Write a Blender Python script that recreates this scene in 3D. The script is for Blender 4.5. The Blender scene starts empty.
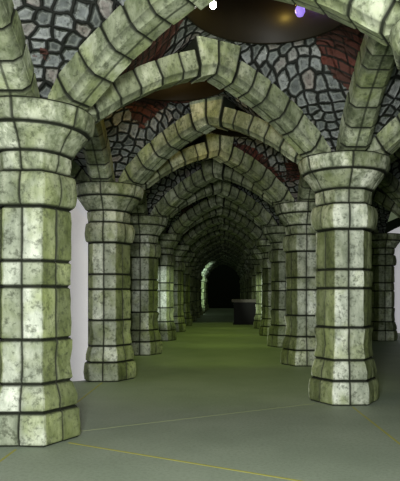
import bpy, bmesh, math, random
from mathutils import Vector, noise
random.seed(7)
C = bpy.context.scene.collection
PI = math.pi

# ------------------------------------------------------------------ layout
A = 4.18                      # side of the triangular lattice
XL, XR, XRR, XLL = -2.02, 1.64, 4.95, -5.64
YL, YR = 6.10, 8.19           # depth of first full pillar in each row
EYE = 1.5
CAPTOP = 3.35

# ------------------------------------------------------------------ helpers
def link(o, parent=None):
    C.objects.link(o)
    if parent: o.parent = parent
    return o
def mesh_obj(name, me, parent=None, mat=None):
    o = bpy.data.objects.new(name, me)
    if mat and not me.materials: me.materials.append(mat)
    return link(o, parent)
def tag(o, label=None, cat=None, group=None, kind=None):
    if label: o['label'] = label
    if cat: o['category'] = cat
    if group: o['group'] = group
    if kind: o['kind'] = kind
    return o
def empty(name, loc, rz=0):
    o = bpy.data.objects.new(name, None)
    o.empty_display_size = .2
    o.location = loc; o.rotation_euler = (0, 0, rz)
    return link(o)
def sstep(a, b, x):
    t = min(1, max(0, (x-a)/(b-a))); return t*t*(3-2*t)
def grid_mesh(name, rows, attrs, closed=True, cap0=False, cap1=False, smooth=True):
    """rows: list of rings of points. attrs: dict name -> list of rings of floats"""
    n = len(rows[0]); V = [p for r in rows for p in r]; F = []
    for i in range(len(rows)-1):
        for j in range(n if closed else n-1):
            k = (j+1) % n
            F.append((i*n+j, i*n+k, (i+1)*n+k, (i+1)*n+j))
    if cap0: F.append(tuple(range(n-1, -1, -1)))
    if cap1: F.append(tuple((len(rows)-1)*n+j for j in range(n)))
    me = bpy.data.meshes.new(name); me.from_pydata(V, [], F)
    for an, rr in attrs.items():
        at = me.attributes.new(an, 'FLOAT', 'POINT')
        at.data.foreach_set('value', [v for r in rr for v in r])
    if smooth:
        for p in me.polygons: p.use_smooth = True
    me.update()
    return me

# ------------------------------------------------------------------ materials
class NT:
    def __init__(s, name):
        s.m = bpy.data.materials.new(name); s.m.use_nodes = True
        s.t = s.m.node_tree; s.t.nodes.clear()
        s.out = s.n('ShaderNodeOutputMaterial'); s.b = s.n('ShaderNodeBsdfPrincipled')
        s.l(s.b.outputs[0], s.out.inputs[0])
    def n(s, k, **kw):
        x = s.t.nodes.new(k)
        for a, v in kw.items(): setattr(x, a, v)
        return x
    def l(s, a, b): s.t.links.new(a, b)
    def put(s, v, sock):
        if isinstance(v, (int, float)): sock.default_value = v
        elif isinstance(v, tuple): sock.default_value = v if len(v) == len(sock.default_value) else (*v, 1)
        else: s.l(v, sock)
    def mix(s, f, a, b, mode='MIX'):
        x = s.n('ShaderNodeMix', data_type='RGBA', blend_type=mode)
        s.put(f, x.inputs[0]); s.put(a, x.inputs[6]); s.put(b, x.inputs[7]); return x.outputs[2]
    def math(s, op, a, b=0.0, clamp=False):
        x = s.n('ShaderNodeMath', operation=op, use_clamp=clamp); s.put(a, x.inputs[0]); s.put(b, x.inputs[1]); return x.outputs[0]
    def ramp(s, f, stops):
        x = s.n('ShaderNodeValToRGB'); e = x.color_ramp.elements
        while len(e) < len(stops): e.new(.5)
        for i, (p, c) in enumerate(stops):
            e[i].position = p; e[i].color = (*c, 1) if isinstance(c, tuple) else (c, c, c, 1)
        s.put(f, x.inputs[0]); return x.outputs[0]
    def noise(s, vec, sc, det=4, rough=.6):
        x = s.n('ShaderNodeTexNoise'); s.l(vec, x.inputs['Vector'])
        x.inputs['Scale'].default_value = sc; x.inputs['Detail'].default_value = det; x.inputs['Roughness'].default_value = rough
        return x.outputs[0]
    def attr(s, name):
        x = s.n('ShaderNodeAttribute', attribute_name=name); return x.outputs['Fac']
    def bump(s, h, st, dist=.02):
        x = s.n('ShaderNodeBump'); s.l(h, x.inputs['Height']); x.inputs['Strength'].default_value = st
        x.inputs['Distance'].default_value = dist; s.l(x.outputs[0], s.b.inputs['Normal'])

def stone_mat(name='painted_castle_stone', arch=False):
    t = NT(name)
    geo = t.n('ShaderNodeNewGeometry')
    P = geo.outputs['Position']
    mp = t.n('ShaderNodeMapping'); t.l(P, mp.inputs[0]); mp.inputs['Scale'].default_value = (1, 1, .45)
    big = t.noise(P, 2.2, 3)
    wash = t.noise(mp.outputs[0], 7, 5, .65)
    fine = t.noise(P, 20, 4, .7)
    tone = t.attr('tone'); joint = t.attr('joint')
    base = t.ramp(wash, [(.30, (.09, .105, .07)), (.44, (.31, .34, .25)), (.60, (.68, .70, .60))])
    if not arch:
        face = t.attr('face')  # lit fronts and shaded sides put into the colour of alternate faces
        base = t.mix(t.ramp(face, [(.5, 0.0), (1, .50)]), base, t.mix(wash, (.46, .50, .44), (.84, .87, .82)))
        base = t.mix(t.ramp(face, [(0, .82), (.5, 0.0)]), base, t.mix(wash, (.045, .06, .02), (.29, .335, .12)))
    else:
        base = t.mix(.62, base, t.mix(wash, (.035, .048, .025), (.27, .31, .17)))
    moss = t.ramp(big, [(.48, 0.0), (.66, .6)])
    base = t.mix(moss, base, t.mix(wash, (.12, .155, .045), (.42, .47, .20)))
    tn = t.ramp(tone, [(0, (.60, .64, .53)), (.5, (.88, .91, .84)), (.9, (1.36, 1.38, 1.36))])
    base = t.mix(1.0, base, tn, 'MULTIPLY')
    sp = t.ramp(t.math('ADD', t.math('MULTIPLY', fine, .6), t.math('MULTIPLY', t.noise(P, 9, 4, .65), .4)), [(.39, .68), (.50, 0.0)])
    base = t.mix(sp, base, (.045, .055, .03))
    # darker edges beside the joints
    base = t.mix(t.math('MULTIPLY', t.attr('edge'), .34), base, (.05, .062, .03))
    base = t.mix(joint, base, (.012, .015, .008))
    t.l(base, t.b.inputs['Base Color']); t.b.inputs['Roughness'].default_value = .72
    t.b.inputs['Specular IOR Level'].default_value = .3
    t.bump(t.math('ADD', wash, t.math('MULTIPLY', fine, .5)), .45, .02)
    return t.m
def rubble_mat():
    t = NT('painted_rubble_vault')
    uv = t.n('ShaderNodeUVMap', uv_map='UVMap').outputs[0]
    P = t.n('ShaderNodeNewGeometry').outputs['Position']
    nz = t.n('ShaderNodeTexNoise'); t.l(P, nz.inputs['Vector']); nz.inputs['Scale'].default_value = 6
    ds = t.n('ShaderNodeVectorMath', operation='MULTIPLY_ADD'); t.l(nz.outputs['Color'], ds.inputs[0]); ds.inputs[1].default_value = (.07, .07, 0); t.l(uv, ds.inputs[2])
    mp = t.n('ShaderNodeMapping'); t.l(ds.outputs[0], mp.inputs[0]); mp.inputs['Scale'].default_value = (6.2, 8.0, 1)
    d = t.n('ShaderNodeTexVoronoi', feature='DISTANCE_TO_EDGE', voronoi_dimensions='2D')
    c = t.n('ShaderNodeTexVoronoi', feature='F1', voronoi_dimensions='2D')
    for v in (d, c):
        t.l(mp.outputs[0], v.inputs['Vector']); v.inputs['Scale'].default_value = 1; v.inputs['Randomness'].default_value = .55
    fine = t.noise(P, 26, 4, .7); mid = t.noise(P, 8, 4)
    hue = t.n('ShaderNodeSeparateColor'); t.l(c.outputs['Color'], hue.inputs[0])
    col = t.ramp(hue.outputs[0], [(0, (.07, .08, .08)), (.4, (.17, .19, .195)), (.75, (.29, .31, .315)), (1, (.20, .17, .155))])
    col = t.mix(t.ramp(mid, [(.35, .6), (.6, 0.0)]), col, (.05, .057, .05))
    # light brushed rims around darker hearts
    rim = t.ramp(d.outputs[0], [(.13, 0.0), (.2, 1.0), (.33, 0.0)])
    col = t.mix(t.math('MULTIPLY', rim, .2), col, (.55, .6, .55))
    col = t.mix(t.ramp(fine, [(.36, .7), (.48, 0.0)]), col, (.03, .035, .03))
    mort = t.ramp(t.math('ADD', d.outputs[0], t.math('MULTIPLY', t.math('SUBTRACT', mid, .5), .08)), [(.08, 1.0), (.13, 0.0)])
    col = t.mix(mort, col, (.010, .012, .010))
    br = t.n('ShaderNodeTexBrick'); t.l(uv, br.inputs['Vector'])
    br.inputs['Scale'].default_value = 1; br.inputs['Brick Width'].default_value = .24; br.inputs['Row Height'].default_value = .085
    br.inputs['Mortar Size'].default_value = .011
    br.inputs['Color1'].default_value = (.10, .030, .022, 1); br.inputs['Color2'].default_value = (.055, .026, .020, 1); br.inputs['Mortar'].default_value = (.012, .01, .008, 1)
    bc = t.mix(t.ramp(mid, [(.4, .5), (.6, 0.0)]), br.outputs[0], (.03, .015, .012))
    col = t.mix(t.ramp(t.math('ADD', t.attr('brick'), t.math('MULTIPLY', t.math('SUBTRACT', mid, .5), .5)), [(.48, 0.0), (.52, 1.0)]), col, bc)
    t.l(col, t.b.inputs['Base Color']); t.b.inputs['Roughness'].default_value = .75
    t.b.inputs['Specular IOR Level'].default_value = .25
    t.bump(t.math('ADD', t.ramp(d.outputs[0], [(.03, 0.0), (.2, 1.0)]), t.math('MULTIPLY', fine, .3)), .8, .04)
    return t.m
def floor_mat():
    t = NT('grey_green_floor')
    P = t.n('ShaderNodeNewGeometry').outputs['Position']
    a = t.noise(P, .7, 3); b = t.noise(P, 30, 3, .7)
    col = t.ramp(a, [(.35, (.25, .305, .235)), (.65, (.315, .37, .295))])
    col = t.mix(t.ramp(b, [(.35, .35), (.55, 0.0)]), col, (.15, .18, .13))
    t.l(col, t.b.inputs['Base Color']); t.b.inputs['Roughness'].default_value = .6
    t.b.inputs['Specular IOR Level'].default_value = .3
    t.bump(b, .15, .01)
    return t.m
def plain(name, col, rough=.6, metal=0, var=.15, emit=None, es=0, sc=6):
    t = NT(name)
    P = t.n('ShaderNodeNewGeometry').outputs['Position']
    f = t.noise(P, sc, 3)
    c = t.mix(f, tuple(v*(1-var) for v in col), tuple(min(1, v*(1+var)) for v in col))
    t.l(c, t.b.inputs['Base Color']); t.b.inputs['Roughness'].default_value = rough; t.b.inputs['Metallic'].default_value = metal
    if emit:
        t.b.inputs['Emission Color'].default_value = (*emit, 1); t.b.inputs['Emission Strength'].default_value = es
    return t.m
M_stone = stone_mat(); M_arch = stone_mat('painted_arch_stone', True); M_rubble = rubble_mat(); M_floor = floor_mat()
M_tape = plain('dull_yellow_tape', (.36, .35, .06), .6)
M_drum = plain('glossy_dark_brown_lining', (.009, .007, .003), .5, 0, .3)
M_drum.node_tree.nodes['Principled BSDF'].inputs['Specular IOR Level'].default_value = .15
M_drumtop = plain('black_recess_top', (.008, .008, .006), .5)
M_white = plain('white_panel', (.80, .79, .81), .6, 0, .05, (.95, .93, 1), .30)  # faint glow added to brighten the panels
M_black = plain('black_metal', (.012, .012, .012), .4)
M_bulb = plain('lit_white_bulb', (.9, .9, .8), .4, 0, .02, (1, .93, .72), 28)
M_purple = plain('violet_glow_bulb', (.4, .3, .9), .4, 0, .02, (.40, .26, 1), .8)
M_amber = plain('lit_amber_bulb', (.9, .6, .2), .4, 0, .02, (1, .72, .25), 4)
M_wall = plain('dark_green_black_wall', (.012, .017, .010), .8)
M_wood = plain('dark_stained_wood', (.008, .008, .005), .5, 0, .3)
for _m in (M_wood, M_wall, M_black): _m.node_tree.nodes['Principled BSDF'].inputs['Specular IOR Level'].default_value = .12
M_woodtop = plain('brown_wood_top', (.10, .085, .05), .5, 0, .2)

# ------------------------------------------------------------------ pillar
def hexr(R, th, rnd):
    """radius of a hexagon with corners at 30+60k... faces to the six neighbours; rnd blends to a circle"""
    a = (th + PI/6) % (PI/3) - PI/6
    h = R*math.cos(PI/6)/math.cos(a)
    corner = sstep(PI/6-.13, PI/6, abs(a))
    h *= 1 - .006*corner
    return h*(1-rnd) + R*.98*rnd
def theta_samples():
    out = []                                   # (angle, distance factor to face-mid joint in radians)
    for k in range(6):
        c = k*PI/3
        for d in (-PI/6, -.46, -.38, -.26, -.14, -.06, -.034, -.012, .012, .034, .06, .14, .26, .38, .46):
            out.append((c + d, d, k if d >= 0 else (k-1) % 6))
    return out
TH = theta_samples()
def courses_mesh(name, courses, seed, top=None, smooth=False):
    """courses: list of (z0, z1, R profile fn(u), roundness fn(u), vertical joint on/off)"""
    rnd = random.Random(seed)
    rows, J, T, E, Fc = [], [], [], [], []
    off = rnd.random()*50
    for ci, (z0, z1, Rf, Cf, vj) in enumerate(courses):
        h = z1-z0
        tones = [rnd.random() for _ in range(6)]
        outs = [rnd.uniform(-.007, .007) for _ in range(6)]
        g = .011
        zs = [0, g*.7, g+.012, g+.036] + [h*q for q in (.3, .45, .6, .75)] + [h-g-.036, h-g-.012, h-g*.7, h]
        zs = sorted(set(max(0, min(h, z)) for z in zs))
        for dz in zs:
            dj = min(dz, h-dz)
            hj = 1-sstep(g*.7, g+.012, dj)
            he = 1-sstep(.01, .045, dj)
            u = dz/h; R = Rf(u); rd = Cf(u)
            rr, jj, tt, ee, ff = [], [], [], [], []
            for th, d, s in TH:
                vd = abs(d)*R*.9
                v = (1-sstep(.006, .016, vd)) if vj else 0
                ve = (1-sstep(.008, .06, vd)) if vj else 0
                j = max(hj, v*.92)
                r = hexr(R, th, rd) + outs[s]*(1-rd)
                z = z0+dz
                p = Vector((math.sin(th)*r*2.2, math.cos(th)*r*2.2, z*2.2+off))
                r += .016*noise.noise(p*2.3) + .008*noise.noise(p*6)
                r += .006*(1-(2*u-1)**4) - .022*max(hj, .75*v)
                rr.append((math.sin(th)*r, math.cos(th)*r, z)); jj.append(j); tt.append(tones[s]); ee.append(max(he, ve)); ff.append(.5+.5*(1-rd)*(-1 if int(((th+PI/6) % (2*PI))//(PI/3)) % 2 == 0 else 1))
            rows.append(rr); J.append(jj); T.append(tt); E.append(ee); Fc.append(ff)
    if top is not None:
        n = len(TH)
        rows.append([(x*.3, y*.3, top) for x, y, z in rows[-1]]); J.append([0]*n); T.append([.4]*n); E.append([.3]*n); Fc.append([.5]*n)
    # tone must not smear over the joints: fine, joints are dark anyway
    return grid_mesh(name, rows, {'joint': J, 'tone': T, 'edge': E, 'face': Fc}, True, True, True, smooth)
def L(a, b): return lambda u: a+(b-a)*u
def K(c): return lambda u: c
def pillar_meshes(seed):
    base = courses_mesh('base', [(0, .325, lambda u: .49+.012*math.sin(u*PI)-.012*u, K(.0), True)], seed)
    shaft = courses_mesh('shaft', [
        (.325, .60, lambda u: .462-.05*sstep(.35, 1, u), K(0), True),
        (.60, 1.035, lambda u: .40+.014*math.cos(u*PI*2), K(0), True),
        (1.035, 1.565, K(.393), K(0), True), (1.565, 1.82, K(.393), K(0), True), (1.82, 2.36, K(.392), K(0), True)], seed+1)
    collar = courses_mesh('collar', [(2.36, 2.71, lambda u: .415+.052*math.sin(PI*min(1, max(0, u)))**.5, K(.25), True)], seed+2)
    cap = courses_mesh('capital', [
        (2.71, 2.905, lambda u: .385+.02*u, L(.35, .7), True),
        (2.905, 3.14, lambda u: .42+.165*u**1.35, L(.7, 1), True),
        ], seed+3, smooth=True)
    rim = courses_mesh('rim', [(3.14, CAPTOP, lambda u: .605+.045*u, K(1), True)], seed+4, top=CAPTOP+.004, smooth=True)
    return (('base', base), ('shaft', shaft), ('collar', collar), ('capital', cap), ('rim', rim))
PV = [pillar_meshes(s) for s in (11, 43, 95)]
ORD = ['nearest', 'second', 'third', 'fourth', 'fifth', 'sixth', 'seventh', 'eighth', 'ninth', 'tenth', 'eleventh', 'twelfth', 'thirteenth', 'fourteenth']
def make_pillar(x, y, i, rot, label, group):
    p = empty('stone_pillar', (x, y, 0), rot*2*PI/3)
    tag(p, label, 'pillar', group, 'thing')
    for nm, me in PV[i % 3]:
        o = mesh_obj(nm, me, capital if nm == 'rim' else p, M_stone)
        if nm == 'capital': capital = o
    return p

# ------------------------------------------------------------------ arches
R0, RM = .37, A/2
def ext(r):
    t = (r-R0)/(RM-R0)
    if t < 0: return 3.42 + 1.0*1.58*t
    return 3.42 + 1.0*(1.58*t-.58*t*t)
def intr(r): return max(CAPTOP, ext(r)-.25-.02*sstep(.6, 2, r))
SEC = [(-1, 1), (-1, .52), (-1, .24), (-.96, .20), (-.66, 0), (-.10, 0), (-.04, 0), (.04, 0), (.10, 0), (.66, 0), (.96, .20), (1, .24), (1, .52), (1, 1), (.4, 1), (-.4, 1)]
HW = .19
def limb_mesh(name, joints, seed, hw=HW, drop=0, flat=None):
    rnd = random.Random(seed); rows, J, T, E = [], [], [], []; off = rnd.random()*40
    for k in range(len(joints)-1):
        a, b = joints[k], joints[k+1]; h = b-a; g = .010
        tone = rnd.random(); sh = rnd.uniform(-.006, .006)
        for dz in (0, g*.6, g+.010, g+.035, .35*h, .65*h, h-g-.035, h-g-.010, h-g*.6, h):
            dj = min(dz, h-dz); hj = 1-sstep(g*.6, g+.010, dj); he = 1-sstep(.01, .045, dj)
            r = a+dz; zt, zb = ext(min(r, RM)), intr(min(r, RM))-drop
            if flat: zt = flat
            sl = (ext(r+.01)-ext(r-.01))/.02 if r < RM-.02 else .35
            # lean voussoir joints towards the curve centre
            rr, jj, tt, ee = [], [], [], []
            for q, (sy, sz) in enumerate(SEC):
                z = zb+(zt-zb)*sz
                lean = -(sz-.5)*(zt-zb)*sl*.75*sstep(R0, R0+.3, r)*(1-sstep(RM-.35, RM-.02, r))
                x = r+lean
                y = sy*(hw+sh)*(1-.05*hj)
                cv = 1 if q in (6, 7) else .8 if q in (3, 10) else 0
                if hj > 0: z += .014*hj*(1 if sz < .4 else -1 if sz > .8 else 0)
                p = Vector((x*2, y*2, z*2+off))
                y += .010*noise.noise(p*2.5)*(1 if abs(sy) > .5 else 0)
                if z > CAPTOP+.05: z += .010*noise.noise(p*2.5+Vector((9, 3, 1)))
                rr.append((x, y, max(z, CAPTOP+.002))); jj.append(max(hj, cv*.75)); tt.append(tone); ee.append(max(he, .6 if q in (2, 11) else 0))
            rows.append(rr); J.append(jj); T.append(tt); E.append(ee)
    me = grid_mesh(name, rows, {'joint': J, 'tone': T, 'edge': E}, True, True, True, smooth=False)
    return me
KEY = .27
def limb_joints(seed):
    r = random.Random(seed); n = 6; end = RM-KEY; js = [R0]
    ws = [r.uniform(.8, 1.2) for _ in range(n)]; s = sum(ws)
    for w in ws: js.append(js[-1]+w/s*(end-R0))
    return js
LV = [limb_mesh('limb', limb_joints(s), s) for s in (3, 8, 21, 34)]
KV = [limb_mesh('keystone', [RM-KEY, RM-.004], s, HW+.02, .02, 4.57) for s in (5, 6, 9)]
def make_arch(a, b, i, label, group):
    a, b = Vector(a), Vector(b); mid = (a+b)/2; d = b-a; ang = math.atan2(d.y, d.x)
    o = empty('stone_arch', (mid.x, mid.y, CAPTOP), ang); tag(o, label, 'arch', group, 'thing')
    half = d.length/2
    for s in (0, 1):
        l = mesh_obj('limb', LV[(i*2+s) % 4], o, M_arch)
        l.location = (-half if s == 0 else half, 0, -CAPTOP); l.rotation_euler = (0, 0, 0 if s == 0 else PI)
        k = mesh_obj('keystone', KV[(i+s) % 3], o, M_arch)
        k.location = l.location; k.rotation_euler = l.rotation_euler
        f = half/RM
        l.scale = (f, 1, 1); k.scale = (f, 1, 1)
    return o

# ------------------------------------------------------------------ build the lattice
N = 13
Lp = {n: (XL-(.07 if n > 1 else 0), YL+A*(n-1)) for n in range(0, N)}       # n = 1 is the big pillar at the left of the photo
Rp = {n: (XR+(.14 if n == 0 else 0), YR+A*(n-1)) for n in range(0, N)}
LLp = {n: (XLL, YR+A*(n-1)) for n in range(0, 6)}
RRp = {n: (XRR, YL+A*(n-1)) for n in range(1, 7)}
rr = random.Random(4)
for n, p in Lp.items():
    if n == 0: lab = 'stone pillar just outside the left edge, carrying the rib above the nearest left pillar'
    elif n == 1: lab = 'largest stone pillar, at the left edge of the green floor'
    elif n == 2: lab = 'left stone pillar right beside the white panel'
    else: lab = '%s stone pillar in the left row, counted from the big one at the edge' % ORD[n-1]
    make_pillar(*p, n, (n*2) % 6, lab, 'left row of pillars')
for n, p in Rp.items():
    if n == 0: lab = 'stone pillar at top right corner, only the rim of its capital showing'
    elif n == 1: lab = 'large pale stone pillar on the right, with yellow floor line at its foot'
    elif n == 2: lab = 'grey stone pillar on the right, close behind the large right pillar'
    else: lab = '%s stone pillar in the right row, counted from the large right one' % ORD[n-1]
    make_pillar(*p, n+1, (n*2+1) % 6, lab, 'right row of pillars')
for n, p in LLp.items():
    if n <= 1: make_pillar(*p, n+2, n % 6, ['stone pillar of the left side aisle, outside the left edge of the photo', 'stone pillar at the outer left end of the near white panel'][n], 'outer left pillars')
RLAB = {1: 'stone pillar of the right side aisle, outside the right edge of the photo', 2: 'stone pillar of the right side aisle, second from the front',
        3: 'stone pillar of the right side aisle, just outside the right edge', 4: 'dim stone pillar between the large right pillar and the far white panel',
        5: 'dim stone pillar hidden behind the large right pillar, at end of the far white panel'}
for n, p in RRp.items():
    if n in RLAB: make_pillar(*p, n, n % 6, RLAB[n], 'outer right pillars')
ci = 0
for n in range(0, N):
    # zigzag across the corridor: L(n)-R(n-1) then L(n)-R(n)
    if n >= 1:
        k = 2*(n-1)
        lab = 'stone arch overhead at top of photo, rising from the largest left pillar past the lamp' if n == 1 else \
              'cross arch from the left pillar beside the white panel to the large right pillar' if n == 2 else \
              'cross arch slanting from %s left pillar towards the nearer right pillar' % ORD[n-1]
        make_arch(Lp[n], Rp[n-1], ci, lab, 'cross arches over the corridor'); ci += 1
    lab = 'cross arch passing above the camera, from the pillar beyond left edge to top right corner' if n == 0 else \
          'big front cross arch from the largest left pillar to the large right pillar' if n == 1 else \
          'cross arch slanting from %s left pillar to the farther right pillar' % ORD[n-1]
    make_arch(Lp[n], Rp[n], ci, lab, 'cross arches over the corridor'); ci += 1
    if n+1 in Lp and n <= 3:
        make_arch(Lp[n], Lp[n+1], ci, ('rib arch rising straight up from the largest left pillar towards the camera' if n == 0 else 'stone rib arch along left row, from the %s left pillar to the next' % ORD[n-1]), 'arches along the left row'); ci += 1
        make_arch(Rp[n], Rp[n+1], ci+1, ('rib arch rising straight up from the large right pillar towards the camera' if n == 0 else 'stone rib arch along right row, from the %s right pillar to the next' % ORD[n-1]), 'arches along the right row'); ci += 1
SL = {(0, 1): 'side arch rising leftwards from the largest left pillar, beyond the left edge',
      (1, 1): 'side arch behind the largest left pillar, leading left into the side aisle', (1, 2): 'side arch over the top of the near white panel'}
for (n, m), lab in SL.items():
    make_arch(LLp[n], Lp[m], ci, lab, 'side arches on the left'); ci += 1
SR = {(1, 1): 'side arch rising steeply from the large right pillar, nearest the right edge', (2, 1): 'side arch of the right aisle leading back from the large right pillar', (2, 2): 'side arch leading right from the second right pillar, seen past the large one',
      (3, 2): 'dim side arch leading back from the second right pillar into the right aisle', (3, 3): 'dim side arch of the right aisle, leading right from the third right pillar',
      (4, 3): 'dim side arch ending on the dim pillar beside the far white panel'}
for (n, m), lab in SR.items():
    make_arch(RRp[n], Rp[m], ci, lab, 'side arches on the right'); ci += 1

# ------------------------------------------------------------------ vault webs with round recesses
HOLE = .92; ZR = 4.50
cells = []
def P2(d, n): return Vector(d[n]) if n in d else None
for n in range(0, N):
    cells.append((Lp[n], Rp[n], Rp.get(n-1)))
    cells.append((Lp[n], Rp[n], Lp.get(n+1)))
for n in range(0, 6):
    cells.append((LLp[n], Lp[n], Lp[n+1])); 
    if n+1 in LLp: cells.append((LLp[n], LLp[n+1], Lp[n+1]))
for n in range(1, 7):
    cells.append((RRp[n], Rp[n-1], Rp[n]))
    if n+1 in RRp: cells.append((RRp[n], RRp[n+1], Rp[n]))
cells = [tuple(Vector(p) for p in c) for c in cells if None not in c]
VV, FF, UV, BR = [], [], [], []
BRICKS = [(-.85, 6.3, .42), (1.45, 6.75, .40), (1.35, 6.35, .3), (-1.74, 5.5, .12), (-1.2, 8.9, .45), (-.7, 8.95, .3)]
def seg_d(p, a, b):
    d = b-a; t = max(0, min(1, (p-a).dot(d)/d.length_squared)); return (p-a-d*t).length
def web_z(p, tri, c):
    r = min((p-q).length for q in tri)
    z = ext(max(r, .2))+.015+.15*sstep(1.6, 1.85, r)
    w = 1-sstep(HOLE, 1.45, (p-c).length)
    return z*(1-w)+ZR*w
OPEN = {1, 2, 3, 4, 5, 26, 27, 38}        # cells whose round recess is in view; the rest are closed vault
for icell, tri in enumerate(cells):
    c = sum(tri, Vector((0, 0)))/3
    angs = [math.atan2((q-c).y, (q-c).x) for q in tri]
    ph = sorted(angs); full = []
    for k in range(3):
        a0 = ph[k]; a1 = ph[(k+1) % 3] + (2*PI if k == 2 else 0)
        for q in range(28):
            u = q/28; u = u + .10*math.sin(2*PI*u)*-1     # denser at the corners
            full.append(a0+(a1-a0)*u)
    ns = 22; base = len(VV); nf = len(full)
    for a in full:
        dv = Vector((math.cos(a), math.sin(a)))
        # distance to the triangle's border
        best = 1e9
        for k in range(3):
            p0, p1 = tri[k], tri[(k+1) % 3]; e = p1-p0
            den = dv.x*e.y-dv.y*e.x
            if abs(den) < 1e-9: continue
            t = ((p0-c).x*e.y-(p0-c).y*e.x)/den
            u = ((p0-c).x*dv.y-(p0-c).y*dv.x)/den
            if t > 0 and -1e-4 <= u <= 1.0001: best = min(best, t)
        for s in range(ns+1):
            p = c+dv*(HOLE+(best-HOLE)*s/ns)
            z = web_z(p, tri, c)
            VV.append((p.x, p.y, z))
            q = min(tri, key=lambda w: (p-w).length); w0 = (c-q).normalized(); v = p-q
            UV.append((w0.x*v.y-w0.y*v.x + q.x*3.7+q.y*1.3, v.length*1.12 + q.y*.37+c.x))
            de = min(seg_d(p, tri[k], tri[(k+1) % 3]) for k in range(3))
            k = max((1-math.hypot((p.x-bx)/br, (p.y-by)/br) for bx, by, br in BRICKS), default=0)
            k += .25*noise.noise(Vector((p.x*4, p.y*4, 1.7)))
            if p.y > 9.6: k = noise.noise(Vector((p.x*.9+5, p.y*.9, 1.7)))-.22 if de < .6 else -1
            BR.append(max(0, min(1, .5+min(k, (v.length-.7))*1.5)))
    if icell not in OPEN:
        VV.append((c.x, c.y, ZR)); UV.append((c.x*1.3, c.y)); BR.append(0)
    for i in range(nf):
        j = (i+1) % nf
        if icell not in OPEN: FF.append((len(VV)-1, base+i*(ns+1), base+j*(ns+1)))
        for s in range(ns):
            FF.append((base+i*(ns+1)+s, base+i*(ns+1)+s+1, base+j*(ns+1)+s+1, base+j*(ns+1)+s))
me = bpy.data.meshes.new('ceiling'); me.from_pydata(VV, [], FF)
uvl = me.uv_layers.new(name='UVMap')
for lp in me.loops: uvl.data[lp.index].uv = UV[lp.vertex_index]
at = me.attributes.new('brick', 'FLOAT', 'POINT'); at.data.foreach_set('value', [float(b) for b in BR])
for p in me.polygons: p.use_smooth = True
ceil = mesh_obj('ceiling', me, None, M_rubble); tag(ceil, 'vaulted ceiling of grey rubble stones with patches of red brick', kind='structure')

# round recesses
def ring(r, z, n=64): return [(r*math.cos(2*PI*k/n), r*math.sin(2*PI*k/n), z) for k in range(n)]
ZT = 5.25
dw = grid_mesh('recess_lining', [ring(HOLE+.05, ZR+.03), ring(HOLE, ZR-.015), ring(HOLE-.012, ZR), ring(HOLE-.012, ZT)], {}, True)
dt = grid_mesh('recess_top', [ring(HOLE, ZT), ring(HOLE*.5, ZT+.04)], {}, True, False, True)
for i, tri in enumerate(cells):
    c = sum(tri, Vector((0, 0)))/3
    if i not in OPEN: continue
    lab = {1: 'large round dark ceiling recess holding the white lamp and violet light, at top of photo', 2: 'round brown lit ceiling recess seen under the big front arch',
           3: 'thin dark sliver of a round recess under the second cross arch', 4: 'small dark sliver of a round recess under the third cross arch', 5: 'smallest dark sliver of a round recess, under the fourth cross arch',
           26: 'round recess in the left side aisle, over the near white panel', 27: 'round recess in the left side aisle, behind the near white panel',
           38: 'round dark recess in the right side aisle, behind the large right pillar'}[i]
    d = empty('ceiling_recess', (c.x, c.y, 0)); tag(d, lab, 'ceiling recess', 'round recesses in the vault', 'thing')
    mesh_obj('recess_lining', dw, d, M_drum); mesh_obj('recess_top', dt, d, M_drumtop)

# ------------------------------------------------------------------ lamps in the recesses
def lathe(name, prof, n=20): return grid_mesh(name, [ring(max(r, .0005), z, n) for r, z in prof], {}, True, True, True)
stem = lathe('stem', [(.008, .10), (.008, 1)])
sock = lathe('socket', [(.03, .03), (.045, .05), (.04, .12), (.015, .14)])
bulb = lathe('bulb', [(.0, -.06), (.028, -.05), (.045, -.015), (.04, .015), (.028, .035)])
def lamp(x, y, z, mat, lab, sc=1, cat='lamp'):
    o = empty('hanging_lamp', (x, y, z)); tag(o, lab, cat)
    s = mesh_obj('stem', stem, o, M_black); s.scale = (1, 1, (ZT-z)/1.0)
    k = mesh_obj('socket', sock, o, M_black); k.scale = (sc,)*3
    b = mesh_obj('bulb', bulb.copy(), o, mat); b.scale = (sc,)*3
def light(name, kind, loc, power, col, size=.1, rot=None, **kw):
    d = bpy.data.lights.new(name, kind); d.energy = power; d.color = col
    if kind == 'AREA': d.size = size
    else: d.shadow_soft_size = size
    for k, v in kw.items(): setattr(d, k, v)
    o = bpy.data.objects.new(name, d); o.location = loc
    if rot: o.rotation_euler = rot
    link(o); return o
lamp(-.14, 6.0, 4.46, M_bulb, 'small bright white lamp in the large ceiling recess', .8)
lamp(.84, 6.70, 4.74, M_purple, 'violet bulb added for the glow in the large ceiling recess, right of the white lamp', 1.3)  # bulb stands in for a violet glow on the recess wall
light('white_lamp_light', 'POINT', (-.15, 5.9, 4.34), 14, (1, .96, .80), .05)
light('violet_light', 'POINT', (.93, 6.72, 4.86), 5, (.5, .3, 1), .05)  # added to tint the recess wall violet
light('amber_light', 'POINT', (-.85, 8.0, 4.80), 26, (1, .66, .22), .05)
light('amber_glow', 'POINT', (.66, 6.88, 4.78), 3, (1, .72, .15), .04)  # added without a lamp, makes the amber streak on the lining
light('amber_glow', 'POINT', (-.2, 10.7, 3.95), 4, (1, .74, .25), .04)  # added without a lamp, warms the crown of an arch

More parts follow.
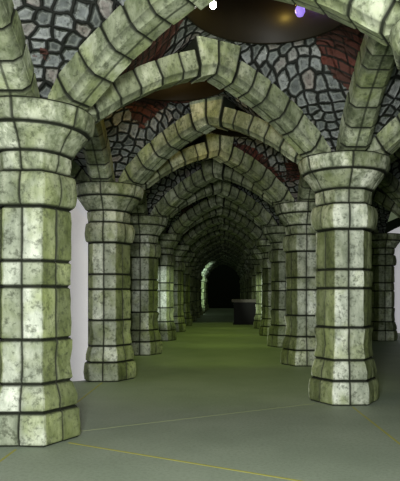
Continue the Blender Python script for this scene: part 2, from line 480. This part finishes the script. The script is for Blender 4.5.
# ------------------------------------------------------------------ setting
def box_mesh(name, x0, x1, y0, y1, z0, z1, bev=0):
    bm = bmesh.new(); bmesh.ops.create_cube(bm, size=1)
    for v in bm.verts: v.co = ((x0+x1)/2+v.co.x*(x1-x0), (y0+y1)/2+v.co.y*(y1-y0), (z0+z1)/2+v.co.z*(z1-z0))
    if bev: bmesh.ops.bevel(bm, geom=bm.edges[:], offset=bev, segments=2, affect='EDGES')
    me = bpy.data.meshes.new(name); bm.to_mesh(me); bm.free(); return me
YEND = YL+A*(N-1)+1.0
tag(mesh_obj('floor', box_mesh('floor', -8.5, 9.5, -3, YEND+.2, -.1, 0), None, M_floor), kind='structure')
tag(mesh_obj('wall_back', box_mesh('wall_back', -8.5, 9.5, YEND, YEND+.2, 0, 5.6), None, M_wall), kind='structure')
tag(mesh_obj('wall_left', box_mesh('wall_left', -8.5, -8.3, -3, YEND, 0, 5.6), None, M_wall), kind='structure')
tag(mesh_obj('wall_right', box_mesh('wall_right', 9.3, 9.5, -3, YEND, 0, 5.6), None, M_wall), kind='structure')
# yellow lines taped between pillar feet
M_faint = plain('worn_yellow_tape', (.27, .31, .16), .6)
def tape(a, b, lab, w=.022, mat=None):
    a, b = Vector(a), Vector(b); d = (b-a).normalized(); a2, b2 = a+d*.5, b-d*.5
    mid = (a2+b2)/2; ln = (b2-a2).length
    o = mesh_obj('floor_tape', box_mesh('floor_tape', -ln/2, ln/2, -w/2, w/2, 0, .003), None, mat or M_tape)
    o.location = (mid.x, mid.y, 0); o.rotation_euler = (0, 0, math.atan2(d.y, d.x))
    tag(o, lab, 'floor line', 'yellow floor lines', 'thing')
tape(Lp[1], Rp[0], 'thin yellow floor line running from the largest left pillar to the bottom of the photo')
tape(Rp[1], Rp[0], 'yellow floor line from foot of the large right pillar to the right edge')
tape(Lp[1], Lp[0], 'yellow floor line from the largest left pillar into the bottom left corner')
tape(Lp[1], Lp[2], 'faint yellow floor line between the two nearest left pillars, before the white panel')
tape(Lp[1], Rp[1], 'faint yellow floor line between the largest left pillar and large right pillar', .010, M_faint)

# white panels filling an arch
def panel(a, b, lab, r0=.36, top=None):
    a, b = Vector(a), Vector(b); d = b-a; ln = d.length; n = 60
    pts = []
    for k in range(n+1):
        x = r0+(ln-2*r0)*k/n; r = min(x, ln-x)
        z = (ext(r)-.34 if r > .62 else 3.30-.0*r); pts.append((x, max(.1, min(z, top or 9))))
    V, F = [], []
    for x, z in pts: V += [(x, -.02, 0), (x, -.02, z), (x, .02, 0), (x, .02, z)]
    for k in range(n):
        i = 4*k; j = i+4
        F += [(i, j, j+1, i+1), (i+2, i+3, j+3, j+2), (i+1, j+1, j+3, i+3), (i, i+2, j+2, j)]
    F += [(0, 1, 3, 2), (4*n, 4*n+2, 4*n+3, 4*n+1)]
    me = bpy.data.meshes.new('white_panel'); me.from_pydata(V, [], F)
    o = mesh_obj('white_panel', me, None, M_white); o.location = (a.x, a.y, 0); o.rotation_euler = (0, 0, math.atan2(d.y, d.x))
    tag(o, lab, 'panel', None, 'thing')
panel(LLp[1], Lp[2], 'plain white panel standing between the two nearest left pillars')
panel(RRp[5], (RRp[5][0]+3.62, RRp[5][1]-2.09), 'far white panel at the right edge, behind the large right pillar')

# dark chest far down the corridor
ch = empty('wooden_chest', (.92, 28.0, 0)); tag(ch, 'dark wooden chest standing on the corridor floor, by the far right pillars', 'chest')
mesh_obj('body', box_mesh('body', -.58, .58, -.4, .4, .06, 1.06, .02), ch, M_wood)
mesh_obj('plinth', box_mesh('plinth', -.62, .62, -.44, .44, 0, .06, .01), ch, M_wood)
mesh_obj('lid', box_mesh('lid', -.68, .68, -.5, .5, 1.06, 1.2, .02), ch, M_woodtop)

# ------------------------------------------------------------------ light
w = bpy.data.worlds.new('World'); bpy.context.scene.world = w; w.use_nodes = True
bg = w.node_tree.nodes['Background']; bg.inputs[0].default_value = (.80, 1.0, .58, 1); bg.inputs[1].default_value = .10
def aim(o, t): o.rotation_euler = (Vector(t)-o.location).to_track_quat('-Z', 'Y').to_euler(); return o
aim(light('hall_light_behind', 'AREA', (-.4, -.1, 2.2), 480, (1, 1, .95), .8), (0.1, 9, 2.2))
# green spots shining down from the recesses
def spot(loc, t, p, col, ang, name='recess_spot', size=.08):
    return aim(light(name, 'SPOT', loc, p, col, size, spot_size=math.radians(ang), spot_blend=.6), t)
for y, p in ((10.3, 90), (14.5, 150), (18.7, 170), (22.9, 150), (27.2, 90)):
    spot((-.2, y, 4.2), (-.2, y+.01, 0), p, (.80, 1, .20), 80)
spot((.9, 39.5, 1.5), (-2.2, 43.5, 2.2), 2000, (.8, 1, .9), 50, 'far_pillar_fill')  # added fill without a fixture, brightens the far left pillars
spot((.7, 9.0, 1.9), (1.65, 12.3, 1.2), 45, (.9, .95, 1), 24, 'pillar_fill')  # this and the next two: fixtureless spots added to brighten single pillars
spot((.2, 21.5, 1.5), (1.5, 25, 1.3), 420, (.9, 1, .85), 34, 'pillar_fill')
spot((-.4, 15.5, 1.5), (-1.95, 18.6, 1.4), 300, (.9, 1, .9), 36, 'pillar_fill')

# ------------------------------------------------------------------ camera
cam = bpy.data.cameras.new('camera'); co = bpy.data.objects.new('camera', cam); link(co)
co.location = (0, 0, EYE); co.rotation_euler = (PI/2, 0, 0)
cam.sensor_width = 36; cam.lens = 585/481*36
cam.shift_x = -(226.7-200)/481; cam.shift_y = (293-240.5)/481
bpy.context.scene.camera = co
bpy.context.scene.view_settings.view_transform = 'Standard'
bpy.context.scene.view_settings.look = 'None'
